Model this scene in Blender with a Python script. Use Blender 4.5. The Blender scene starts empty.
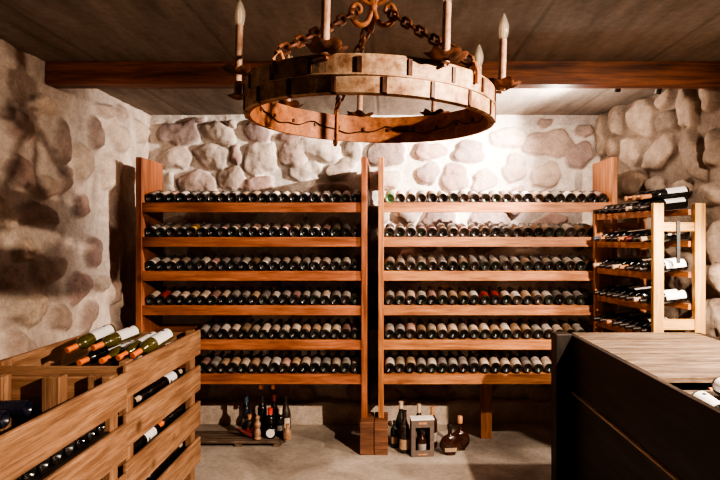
import bpy, math, random
import numpy as np
from mathutils import Vector, Matrix

random.seed(7)
rng = np.random.default_rng(11)
COL = bpy.context.scene.collection
F = 560.0; VX = 388.0; VY = 238.0; CH = 1.63     # focal length in pixels, vanishing point, eye height
PI = math.pi

def P(px, py, Y):
    return Vector(((px - VX) * Y / F, Y, CH + (VY - py) * Y / F))

# ------------------------------------------------------------------ node helpers
def new_mat(name):
    m = bpy.data.materials.new(name); m.use_nodes = True
    nt = m.node_tree; nt.nodes.clear()
    out = nt.nodes.new('ShaderNodeOutputMaterial')
    b = nt.nodes.new('ShaderNodeBsdfPrincipled')
    nt.links.new(b.outputs[0], out.inputs[0])
    return m, nt, b

def N(nt, t, **kw):
    n = nt.nodes.new(t)
    for k, v in kw.items():
        if k.startswith('_'): setattr(n, k[1:], v)
        else:
            key = k.replace('__', ' ')
            n.inputs[key].default_value = v
    return n

def ramp(nt, src, stops, interp='LINEAR'):
    r = nt.nodes.new('ShaderNodeValToRGB'); r.color_ramp.interpolation = interp
    e = r.color_ramp.elements
    while len(e) < len(stops): e.new(0.5)
    for i, (p, c) in enumerate(stops):
        e[i].position = p; e[i].color = (c[0], c[1], c[2], 1)
    nt.links.new(src, r.inputs[0]); return r.outputs[0]

def mixc(nt, a, b, fac, mode='MIX'):
    m = nt.nodes.new('ShaderNodeMix'); m.data_type = 'RGBA'; m.blend_type = mode
    for s, v in ((m.inputs[0], fac), (m.inputs[6], a), (m.inputs[7], b)):
        if hasattr(v, 'links') or hasattr(v, 'is_linked'): nt.links.new(v, s)
        elif isinstance(v, (int, float)): s.default_value = v
        else: s.default_value = (v[0], v[1], v[2], 1)
    return m.outputs[2]

def bump(nt, bsdf, h, strength, dist=0.01):
    b = nt.nodes.new('ShaderNodeBump'); b.inputs['Strength'].default_value = strength
    b.inputs['Distance'].default_value = dist
    nt.links.new(h, b.inputs['Height']); nt.links.new(b.outputs[0], bsdf.inputs['Normal'])

def wood(name, dark, light, axis='X', sc=1.0, rough=0.5, knots=True, spec=0.4, worn=0.0):
    m, nt, b = new_mat(name)
    tc = N(nt, 'ShaderNodeTexCoord'); oi = N(nt, 'ShaderNodeObjectInfo')
    add = N(nt, 'ShaderNodeVectorMath', _operation='ADD')
    mul = N(nt, 'ShaderNodeMath', _operation='MULTIPLY'); mul.inputs[1].default_value = 37.0
    nt.links.new(oi.outputs['Random'], mul.inputs[0])
    nt.links.new(tc.outputs['Object'], add.inputs[0]); nt.links.new(mul.outputs[0], add.inputs[1])
    mp = N(nt, 'ShaderNodeMapping'); s = [19*sc, 19*sc, 19*sc]; s['XYZ'.index(axis)] = 1.7*sc
    mp.inputs['Scale'].default_value = s
    nt.links.new(add.outputs[0], mp.inputs['Vector'])
    n1 = N(nt, 'ShaderNodeTexNoise', Scale=1.6, Detail=6.0, Roughness=0.6, Distortion=0.35)
    nt.links.new(mp.outputs[0], n1.inputs['Vector'])
    mp2 = N(nt, 'ShaderNodeMapping'); s2 = [105*sc]*3; s2['XYZ'.index(axis)] = 4.0*sc
    mp2.inputs['Scale'].default_value = s2
    nt.links.new(add.outputs[0], mp2.inputs['Vector'])
    n2 = N(nt, 'ShaderNodeTexNoise', Scale=1.5, Detail=4.0, Roughness=0.7)
    nt.links.new(mp2.outputs[0], n2.inputs['Vector'])
    c = ramp(nt, n1.outputs[0], [(0.36, dark), (0.50, [(a+d)/2 for a, d in zip(dark, light)]), (0.62, light)])
    fib = ramp(nt, n2.outputs[0], [(0.32, (0.50, 0.48, 0.46)), (0.56, (1.06, 1.06, 1.06))])
    c = mixc(nt, c, fib, 0.75, 'MULTIPLY')
    if knots:
        v = N(nt, 'ShaderNodeTexVoronoi', Scale=2.6*sc); nt.links.new(add.outputs[0], v.inputs['Vector'])
        k = ramp(nt, v.outputs['Distance'], [(0.05, (0.35, 0.28, 0.22)), (0.11, (1, 1, 1))])
        c = mixc(nt, c, k, 0.8, 'MULTIPLY')
    # stains and a slightly different tone on every board
    n3 = N(nt, 'ShaderNodeTexNoise', Scale=3.0, Detail=3.0); nt.links.new(add.outputs[0], n3.inputs['Vector'])
    st = ramp(nt, n3.outputs[0], [(0.3, (0.72, 0.70, 0.68)), (0.65, (1.08, 1.08, 1.08))])
    c = mixc(nt, c, st, 0.8, 'MULTIPLY')
    rr = ramp(nt, oi.outputs['Random'], [(0, (0.86, 0.84, 0.82)), (1, (1.08, 1.08, 1.06))])
    c = mixc(nt, c, rr, 1.0, 'MULTIPLY')
    if worn:
        n4 = N(nt, 'ShaderNodeTexNoise', Scale=9.0, Detail=6.0, Roughness=0.7); nt.links.new(mp.outputs[0], n4.inputs['Vector'])
        w = ramp(nt, n4.outputs[0], [(0.5, (0, 0, 0)), (0.7, (worn, worn, worn))])
        c = mixc(nt, c, (0.5, 0.42, 0.34), w)
    nt.links.new(c, b.inputs['Base Color'])
    b.inputs['Roughness'].default_value = rough
    b.inputs['Specular IOR Level'].default_value = spec
    bump(nt, b, n2.outputs[0], 0.35, 0.004)
    return m

def plain(name, col, rough=0.5, metal=0.0, var=0.25, scale=20, spec=0.5, bmp=0.15, rand=0.0, emit=0):
    m, nt, b = new_mat(name)
    tc = N(nt, 'ShaderNodeTexCoord')
    n = N(nt, 'ShaderNodeTexNoise', Scale=scale, Detail=5.0, Roughness=0.6)
    nt.links.new(tc.outputs['Object'], n.inputs['Vector'])
    lo = [c*(1-var) for c in col]; hi = [min(1, c*(1+var)) for c in col]
    c = ramp(nt, n.outputs[0], [(0.3, lo), (0.7, hi)])
    if rand:
        oi = N(nt, 'ShaderNodeObjectInfo')
        rr = ramp(nt, oi.outputs['Random'], [(0, (1-rand,)*3), (1, (1+rand*0.5,)*3)])
        c = mixc(nt, c, rr, 1.0, 'MULTIPLY')
    nt.links.new(c, b.inputs['Base Color'])
    b.inputs['Roughness'].default_value = rough; b.inputs['Metallic'].default_value = metal
    b.inputs['Specular IOR Level'].default_value = spec
    if emit:
        b.inputs['Emission Color'].default_value = (*col, 1); b.inputs['Emission Strength'].default_value = emit
    if bmp: bump(nt, b, n.outputs[0], bmp, 0.003)
    return m

def dusty_glass(name, col, dust=0.35, rough=0.22):
    m, nt, b = new_mat(name)
    tc = N(nt, 'ShaderNodeTexCoord'); oi = N(nt, 'ShaderNodeObjectInfo')
    n = N(nt, 'ShaderNodeTexNoise', Scale=18.0, Detail=6.0, Roughness=0.7)
    add = N(nt, 'ShaderNodeVectorMath', _operation='ADD')
    nt.links.new(tc.outputs['Object'], add.inputs[0]); nt.links.new(oi.outputs['Random'], add.inputs[1])
    nt.links.new(add.outputs[0], n.inputs['Vector'])
    f = ramp(nt, n.outputs[0], [(0.42, (0, 0, 0)), (0.75, (dust,)*3)])
    c = mixc(nt, col, (0.30, 0.25, 0.21), f)
    nt.links.new(c, b.inputs['Base Color'])
    r = ramp(nt, n.outputs[0], [(0.35, (rough,)*3), (0.8, (min(1, rough+0.45),)*3)])
    nt.links.new(r, b.inputs['Roughness'])
    b.inputs['Specular IOR Level'].default_value = 0.5
    b.inputs['Coat Weight'].default_value = 0.15
    return m

def label_mat(name, col, ink=(0.10, 0.07, 0.06), crisp=False, stain=0.35):
    """Printed paper: UV u runs round the bottle, v runs from base to neck."""
    m, nt, b = new_mat(name)
    tc = N(nt, 'ShaderNodeTexCoord'); oi = N(nt, 'ShaderNodeObjectInfo')
    add = N(nt, 'ShaderNodeVectorMath', _operation='ADD')
    nt.links.new(tc.outputs['Object'], add.inputs[0]); nt.links.new(oi.outputs['Random'], add.inputs[1])
    n = N(nt, 'ShaderNodeTexNoise', Scale=25.0, Detail=5.0, Roughness=0.65); nt.links.new(add.outputs[0], n.inputs['Vector'])
    st = ramp(nt, n.outputs[0], [(0.32, (1-stain, 1-stain*1.08, 1-stain*1.15)), (0.6, (1, 1, 1))])
    c = mixc(nt, col, st, 1.0, 'MULTIPLY')
    rr = ramp(nt, oi.outputs['Random'], [(0, (0.50,)*3), (0.5, (0.82,)*3), (1, (1.08,)*3)])
    if not crisp: c = mixc(nt, c, rr, 1.0, 'MULTIPLY')
    # small rows of unreadable print
    mp = N(nt, 'ShaderNodeMapping'); mp.inputs['Scale'].default_value = (26, 9, 1)
    nt.links.new(tc.outputs['UV'], mp.inputs['Vector'])
    t = N(nt, 'ShaderNodeTexNoise', Scale=1.0, Detail=1.0); nt.links.new(mp.outputs[0], t.inputs['Vector'])
    tx = ramp(nt, t.outputs[0], [(0.60, (1, 1, 1)), (0.66, (0.45, 0.42, 0.40))])
    c = mixc(nt, c, tx, 0.35 if crisp else 0.55, 'MULTIPLY')
    if crisp:
        sx = N(nt, 'ShaderNodeSeparateXYZ'); nt.links.new(tc.outputs['UV'], sx.inputs[0])
        def band(sock, lo, hi):
            g = N(nt, 'ShaderNodeMath', _operation='GREATER_THAN'); g.inputs[1].default_value = lo
            l = N(nt, 'ShaderNodeMath', _operation='LESS_THAN'); l.inputs[1].default_value = hi
            nt.links.new(sock, g.inputs[0]); nt.links.new(sock, l.inputs[0])
            k = N(nt, 'ShaderNodeMath', _operation='MULTIPLY')
            nt.links.new(g.outputs[0], k.inputs[0]); nt.links.new(l.outputs[0], k.inputs[1]); return k.outputs[0]
        k = N(nt, 'ShaderNodeMath', _operation='MULTIPLY')
        nt.links.new(band(sx.outputs[0], 0.44, 0.56), k.inputs[0]); nt.links.new(band(sx.outputs[1], 0.16, 0.30), k.inputs[1])
        c = mixc(nt, c, ink, k.outputs[0])
    nt.links.new(c, b.inputs['Base Color']); b.inputs['Roughness'].default_value = 0.75
    b.inputs['Specular IOR Level'].default_value = 0.2
    return m

# ------------------------------------------------------------------ materials
M = {}
for ax in 'XYZ':
    M['rack'+ax] = wood('rack_wood_'+ax, (0.25, 0.080, 0.036), (0.47, 0.180, 0.086), ax, 1.0, 0.42, True)
    M['rackR'+ax] = wood('rack_wood_gold_'+ax, (0.34, 0.130, 0.055), (0.60, 0.275, 0.125), ax, 1.0, 0.45, True)
    M['crate'+ax] = wood('crate_wood_'+ax, (0.24, 0.125, 0.068), (0.43, 0.250, 0.145), ax, 0.9, 0.6, True, 0.25)
    M['pine'+ax] = wood('pale_pine_'+ax, (0.50, 0.28, 0.10), (0.76, 0.48, 0.20), ax, 0.8, 0.45, True)
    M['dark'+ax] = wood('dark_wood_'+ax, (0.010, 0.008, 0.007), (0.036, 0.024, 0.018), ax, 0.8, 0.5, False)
    M['old'+ax] = wood('worn_wood_'+ax, (0.070, 0.042, 0.028), (0.23, 0.165, 0.120), ax, 0.7, 0.6, False, 0.3, 0.45)
    M['block'+ax] = wood('block_wood_'+ax, (0.13, 0.06, 0.035), (0.28, 0.13, 0.075), ax, 1.0, 0.6, False)
M['beam'] = wood('beam_wood', (0.10, 0.030, 0.013), (0.40, 0.14, 0.055), 'X', 0.6, 0.5, False)
M['edge'] = wood('painted_edge_light', (0.45, 0.33, 0.22), (0.75, 0.62, 0.48), 'Y', 1.0, 0.7, False)  # pale tone paints in the light along the bench board gap
M['glass_dark'] = dusty_glass('bottle_glass_black', (0.007, 0.006, 0.006), 0.12)
M['glass_green'] = dusty_glass('bottle_glass_green', (0.008, 0.012, 0.007), 0.14)
M['glass_brown'] = dusty_glass('bottle_glass_brown', (0.018, 0.010, 0.007), 0.18)
M['glass_bright'] = dusty_glass('bottle_glass_bright_green', (0.035, 0.12, 0.045), 0.3)
M['glass_clean'] = dusty_glass('bottle_glass_clean', (0.006, 0.006, 0.006), 0.03, 0.08)
M['glass_olive'] = dusty_glass('bottle_glass_olive', (0.085, 0.070, 0.012), 0.05, 0.08)
M['glass_navy'] = dusty_glass('bottle_glass_navy', (0.010, 0.012, 0.028), 0.05, 0.12)
M['glass_cognac'] = dusty_glass('cognac_glass', (0.035, 0.010, 0.005), 0.05, 0.08)
M['glass_pale'] = dusty_glass('pale_green_glass', (0.16, 0.22, 0.10), 0.1, 0.1)
M['lab_cream'] = label_mat('label_cream', (0.70, 0.57, 0.46))
M['lab_white'] = label_mat('label_white', (0.74, 0.67, 0.61))
M['lab_grey'] = label_mat('label_grey', (0.40, 0.36, 0.34))
M['lab_tan'] = label_mat('label_tan', (0.52, 0.36, 0.24))
M['lab_pink'] = label_mat('label_pink', (0.58, 0.36, 0.31))
M['lab_red'] = label_mat('label_red', (0.42, 0.055, 0.04))
M['lab_yellow'] = label_mat('label_yellow', (0.70, 0.40, 0.09))
M['lab_crisp'] = label_mat('label_clean_white', (0.86, 0.86, 0.88), (0.03, 0.03, 0.03), True, 0.06)
M['lab_gold'] = label_mat('label_gold', (0.62, 0.38, 0.12))
M['caps_orange'] = plain('orange_foil', (0.95, 0.24, 0.05), 0.4, 0, 0.12)
M['caps_dark'] = plain('dark_foil', (0.03, 0.022, 0.02), 0.35, 0.2)
M['caps_wine'] = plain('wine_foil', (0.16, 0.03, 0.025), 0.4)
M['caps_cream'] = plain('cream_foil', (0.62, 0.48, 0.36), 0.5)
M['caps_copper'] = plain('copper_foil', (0.50, 0.24, 0.12), 0.4)
M['caps_blue'] = plain('blue_foil', (0.06, 0.11, 0.17), 0.4)
M['cork'] = plain('cork', (0.55, 0.36, 0.22), 0.8, 0, 0.3, 60)
M['red'] = plain('red_wax', (0.75, 0.05, 0.02), 0.4)
M['white'] = plain('white_card', (0.85, 0.80, 0.76), 0.6, 0, 0.1)
M['box_grey'] = plain('grey_card', (0.15, 0.115, 0.10), 0.7, 0, 0.15, 30)
M['steel'] = plain('dull_steel', (0.10, 0.10, 0.10), 0.4, 0.7)
M['black'] = plain('black_paint', (0.012, 0.011, 0.010), 0.5)
M['figure'] = plain('painted_ceramic', (0.34, 0.20, 0.12), 0.5, 0, 0.5, 60)

def rust_mat(name, a, b_, c_, metal=0.25):
    m, nt, b = new_mat(name)
    tc = N(nt, 'ShaderNodeTexCoord')
    n = N(nt, 'ShaderNodeTexNoise', Scale=14.0, Detail=8.0, Roughness=0.7); nt.links.new(tc.outputs['Object'], n.inputs['Vector'])
    n2 = N(nt, 'ShaderNodeTexNoise', Scale=60.0, Detail=5.0, Roughness=0.7); nt.links.new(tc.outputs['Object'], n2.inputs['Vector'])
    c = ramp(nt, n.outputs[0], [(0.34, a), (0.5, b_), (0.66, c_)])
    sp = ramp(nt, n2.outputs[0], [(0.36, (0.5, 0.4, 0.34)), (0.5, (1, 1, 1))])
    c = mixc(nt, c, sp, 0.6, 'MULTIPLY')
    nt.links.new(c, b.inputs['Base Color']); b.inputs['Roughness'].default_value = 0.55
    b.inputs['Metallic'].default_value = metal
    bump(nt, b, n2.outputs[0], 0.5, 0.002)
    return m
M['plate'] = rust_mat('worn_plate_iron', (0.20, 0.085, 0.04), (0.50, 0.31, 0.19), (0.74, 0.55, 0.38), 0.1)
M['rust'] = rust_mat('orange_rust_iron', (0.17, 0.055, 0.022), (0.40, 0.150, 0.058), (0.54, 0.24, 0.105), 0.1)
M['iron'] = rust_mat('dark_rusty_iron', (0.035, 0.014, 0.009), (0.13, 0.048, 0.024), (0.34, 0.14, 0.07), 0.2)
M['tube'] = rust_mat('candle_tube_iron', (0.36, 0.18, 0.11), (0.55, 0.34, 0.24), (0.66, 0.46, 0.34), 0.05)

def bulb_mat():
    m, nt, b = new_mat('bulb_glass')
    nt.nodes.remove(b); out = [n for n in nt.nodes if n.type == 'OUTPUT_MATERIAL'][0]
    tr = N(nt, 'ShaderNodeBsdfTransparent'); tr.inputs[0].default_value = (0.93, 0.90, 0.86, 1)
    gl = N(nt, 'ShaderNodeBsdfGlossy', Roughness=0.06)
    df = N(nt, 'ShaderNodeBsdfDiffuse'); df.inputs[0].default_value = (0.80, 0.72, 0.62, 1)
    lw = N(nt, 'ShaderNodeLayerWeight', Blend=0.35)
    m1 = N(nt, 'ShaderNodeMixShader', Fac=0.38); nt.links.new(tr.outputs[0], m1.inputs[1]); nt.links.new(df.outputs[0], m1.inputs[2])
    m2 = N(nt, 'ShaderNodeMixShader'); nt.links.new(lw.outputs['Facing'], m2.inputs[0])
    nt.links.new(m1.outputs[0], m2.inputs[1]); nt.links.new(gl.outputs[0], m2.inputs[2])
    nt.links.new(m2.outputs[0], out.inputs[0]); return m
M['bulb'] = bulb_mat()
M['filament'] = plain('warm_filament', (1.0, 0.62, 0.28), 0.5, emit=1.2, bmp=0)

def wall_mat(name, bmp=0.5):
    m, nt, b = new_mat(name)
    at = N(nt, 'ShaderNodeAttribute', _attribute_name='tint'); tc = N(nt, 'ShaderNodeTexCoord')
    n = N(nt, 'ShaderNodeTexNoise', Scale=9.0, Detail=8.0, Roughness=0.68); nt.links.new(tc.outputs['Object'], n.inputs['Vector'])
    n2 = N(nt, 'ShaderNodeTexNoise', Scale=55.0, Detail=6.0, Roughness=0.7); nt.links.new(tc.outputs['Object'], n2.inputs['Vector'])
    v = ramp(nt, n.outputs[0], [(0.3, (0.66, 0.62, 0.60)), (0.65, (1.1, 1.1, 1.1))])
    v2 = ramp(nt, n2.outputs[0], [(0.35, (0.72, 0.70, 0.68)), (0.6, (1.04, 1.04, 1.04))])
    c = mixc(nt, at.outputs['Color'], v, 0.8, 'MULTIPLY'); c = mixc(nt, c, v2, 0.7, 'MULTIPLY')
    nt.links.new(c, b.inputs['Base Color']); b.inputs['Roughness'].default_value = 0.9
    b.inputs['Specular IOR Level'].default_value = 0.15
    s = N(nt, 'ShaderNodeMath', _operation='ADD'); nt.links.new(n.outputs[0], s.inputs[0]); nt.links.new(n2.outputs[0], s.inputs[1])
    bump(nt, b, s.outputs[0], bmp, 0.012)
    return m
M['wall'] = wall_mat('fieldstone_wall')

def floor_mat():
    m, nt, b = new_mat('screed_floor')
    tc = N(nt, 'ShaderNodeTexCoord')
    n = N(nt, 'ShaderNodeTexNoise', Scale=1.7, Detail=8.0, Roughness=0.62, Distortion=0.6); nt.links.new(tc.outputs['Object'], n.inputs['Vector'])
    n2 = N(nt, 'ShaderNodeTexNoise', Scale=28.0, Detail=6.0, Roughness=0.7); nt.links.new(tc.outputs['Object'], n2.inputs['Vector'])
    c = ramp(nt, n.outputs[0], [(0.32, (0.24, 0.20, 0.165)), (0.5, (0.42, 0.365, 0.31)), (0.68, (0.60, 0.53, 0.465))])
    v2 = ramp(nt, n2.outputs[0], [(0.34, (0.70, 0.68, 0.66)), (0.58, (1.03, 1.03, 1.03))])
    c = mixc(nt, c, v2, 0.7, 'MULTIPLY')
    nt.links.new(c, b.inputs['Base Color']); b.inputs['Roughness'].default_value = 0.62
    bump(nt, b, n2.outputs[0], 0.3, 0.004); return m
M['floor'] = floor_mat()

def ceil_mat():
    m, nt, b = new_mat('board_marked_concrete')
    tc = N(nt, 'ShaderNodeTexCoord')
    mp = N(nt, 'ShaderNodeMapping'); mp.inputs['Scale'].default_value = (5, 0.8, 1); nt.links.new(tc.outputs['Object'], mp.inputs['Vector'])
    n = N(nt, 'ShaderNodeTexNoise', Scale=1.5, Detail=8.0, Roughness=0.65); nt.links.new(mp.outputs[0], n.inputs['Vector'])
    n2 = N(nt, 'ShaderNodeTexNoise', Scale=22.0, Detail=6.0, Roughness=0.7); nt.links.new(tc.outputs['Object'], n2.inputs['Vector'])
    c = ramp(nt, n.outputs[0], [(0.3, (0.17, 0.142, 0.118)), (0.7, (0.36, 0.31, 0.265))])
    v2 = ramp(nt, n2.outputs[0], [(0.34, (0.75, 0.73, 0.71)), (0.6, (1.03, 1.03, 1.03))])
    c = mixc(nt, c, v2, 0.7, 'MULTIPLY')
    # seams left by the shuttering boards, running away from the camera
    sx = N(nt, 'ShaderNodeSeparateXYZ'); nt.links.new(tc.outputs['Object'], sx.inputs[0])
    md = N(nt, 'ShaderNodeMath', _operation='PINGPONG'); md.inputs[1].default_value = 0.43
    off = N(nt, 'ShaderNodeMath', _operation='ADD'); off.inputs[1].default_value = 0.09
    nt.links.new(sx.outputs[0], off.inputs[0]); nt.links.new(off.outputs[0], md.inputs[0])
    ln = ramp(nt, md.outputs[0], [(0.006, (0.40, 0.38, 0.36)), (0.018, (1, 1, 1))])
    c = mixc(nt, c, ln, 0.45, 'MULTIPLY')
    nt.links.new(c, b.inputs['Base Color']); b.inputs['Roughness'].default_value = 0.85
    s = N(nt, 'ShaderNodeMath', _operation='ADD'); nt.links.new(n2.outputs[0], s.inputs[0]); nt.links.new(ln, s.inputs[1])
    bump(nt, b, s.outputs[0], 0.35, 0.005); return m
M['ceiling'] = ceil_mat()

# ------------------------------------------------------------------ mesh helpers
class MB:
    def __init__(s): s.v = []; s.f = []; s.uv = None
    def box(s, x0, x1, y0, y1, z0, z1, mat=None):
        i = len(s.v)
        pts = [(x0,y0,z0),(x1,y0,z0),(x1,y1,z0),(x0,y1,z0),(x0,y0,z1),(x1,y0,z1),(x1,y1,z1),(x0,y1,z1)]
        for p in pts: s.v.append(tuple(mat @ Vector(p)) if mat else p)
        for q in ((0,3,2,1),(4,5,6,7),(0,1,5,4),(1,2,6,5),(2,3,7,6),(3,0,4,7)): s.f.append(tuple(i+k for k in q))
        return s
    def prism(s, poly, y0, y1):
        """polygon in x,z extruded along y"""
        i = len(s.v); n = len(poly)
        for (x, z) in poly: s.v.append((x, y0, z))
        for (x, z) in poly: s.v.append((x, y1, z))
        s.f.append(tuple(i+k for k in range(n))); s.f.append(tuple(i+n+k for k in reversed(range(n))))
        for k in range(n):
            k2 = (k+1) % n; s.f.append((i+k, i+n+k, i+n+k2, i+k2))
        return s
    def lathe(s, prof, seg=20, mat=None, sx=1, sy=1, lobes=0, lobe_amp=0):
        i = len(s.v); n = len(prof)
        for (r, z) in prof:
            for k in range(seg):
                a = 2*PI*k/seg; rr = r
                if lobes: rr = r*(1+lobe_amp*math.cos(lobes*a)*(r/ max(p[0] for p in prof)))
                p = Vector((rr*math.cos(a)*sx, rr*math.sin(a)*sy, z))
                s.v.append(tuple(mat @ p) if mat else tuple(p))
        for j in range(n-1):
            for k in range(seg):
                k2 = (k+1) % seg
                s.f.append((i+j*seg+k, i+j*seg+k2, i+(j+1)*seg+k2, i+(j+1)*seg+k))
        s.f.append(tuple(i+k for k in reversed(range(seg))))
        s.f.append(tuple(i+(n-1)*seg+k for k in range(seg)))
        return s
    def tube(s, pts, r, seg=8, closed=False):
        pts = [Vector(p) for p in pts]; n = len(pts); i = len(s.v)
        rad = r if isinstance(r, (list, tuple)) else [r]*n
        up = Vector((0.13, 0.21, 0.97)).normalized()
        for j, p in enumerate(pts):
            if closed: t = pts[(j+1) % n] - pts[j-1]
            else: t = pts[min(j+1, n-1)] - pts[max(j-1, 0)]
            t.normalize()
            a = t.cross(up)
            if a.length < 0.05: a = t.cross(Vector((1, 0, 0)))
            a.normalize(); b = t.cross(a)
            for k in range(seg):
                q = 2*PI*k/seg
                s.v.append(tuple(p + (a*math.cos(q) + b*math.sin(q))*rad[j]))
        rings = n if closed else n-1
        for j in range(rings):
            j2 = (j+1) % n
            for k in range(seg):
                k2 = (k+1) % seg
                s.f.append((i+j*seg+k, i+j*seg+k2, i+j2*seg+k2, i+j2*seg+k))
        if not closed:
            s.f.append(tuple(i+k for k in reversed(range(seg)))); s.f.append(tuple(i+(n-1)*seg+k for k in range(seg)))
        return s
    def arc_sheet(s, r, z0, z1, a0, a1, seg=16, mat=None, rows=3):
        """curved sheet with UVs, centred on angle a0..a1"""
        i = len(s.v)
        if s.uv is None: s.uv = {}
        for j in range(rows+1):
            for k in range(seg+1):
                a = a0+(a1-a0)*k/seg; p = Vector((r*math.cos(a), r*math.sin(a), z0+(z1-z0)*j/rows))
                s.uv[len(s.v)] = (k/seg, j/rows)
                s.v.append(tuple(mat @ p) if mat else tuple(p))
        for j in range(rows):
            for k in range(seg):
                q = i+j*(seg+1)+k; s.f.append((q, q+1, q+seg+2, q+seg+1))
        return s
    def mesh(s, name, mat=None, smooth=None):
        me = bpy.data.meshes.new(name); me.from_pydata(s.v, [], s.f); me.validate(); me.update()
        if mat: me.materials.append(mat)
        if s.uv:
            ul = me.uv_layers.new(name='UVMap')
            for l in me.loops: ul.data[l.index].uv = s.uv.get(l.vertex_index, (0, 0))
        if smooth:
            for p in me.polygons: p.use_smooth = True
            me.set_sharp_from_angle(angle=math.radians(smooth))
        return me
    def build(s, name, mat, parent=None, smooth=None, bevel=0, seg=2):
        o = bpy.data.objects.new(name, s.mesh(name, mat, smooth)); COL.objects.link(o)
        if parent: o.parent = parent
        if bevel:
            b = o.modifiers.new('bevel', 'BEVEL'); b.width = bevel; b.segments = seg; b.limit_method = 'ANGLE'
        return o

def tag(o, label=None, cat=None, group=None, kind=None):
    if label: o['label'] = label
    if cat: o['category'] = cat
    if group: o['group'] = group
    if kind: o['kind'] = kind
    return o
def empty(name, loc, label, cat, group=None):
    o = bpy.data.objects.new(name, None); COL.objects.link(o); o.location = loc; o.empty_display_size = 0.1
    return tag(o, label, cat, group)
def local(o, child):      # parent a mesh modelled in world coordinates to an empty at its own place
    child.parent = o; child.matrix_parent_inverse = Matrix.Translation(-Vector(o.location)); return child

# ------------------------------------------------------------------ noise + stone walls
def vnoise(u, v, sc, seed):
    g = np.random.default_rng(seed).random((256, 256))
    x = u*sc + 1000; y = v*sc + 1000
    xi = np.floor(x).astype(int); yi = np.floor(y).astype(int); fx = x-xi; fy = y-yi
    fx = fx*fx*(3-2*fx); fy = fy*fy*(3-2*fy)
    a = g[xi % 256, yi % 256]; b = g[(xi+1) % 256, yi % 256]; c = g[xi % 256, (yi+1) % 256]; d = g[(xi+1) % 256, (yi+1) % 256]
    return (a*(1-fx)+b*fx)*(1-fy)+(c*(1-fx)+d*fx)*fy - 0.5
def fbm(u, v, sc, seed, oct=4):
    r = 0; a = 1.0
    for k in range(oct): r = r + a*vnoise(u, v, sc*2**k, seed+k); a *= 0.5
    return r

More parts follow.
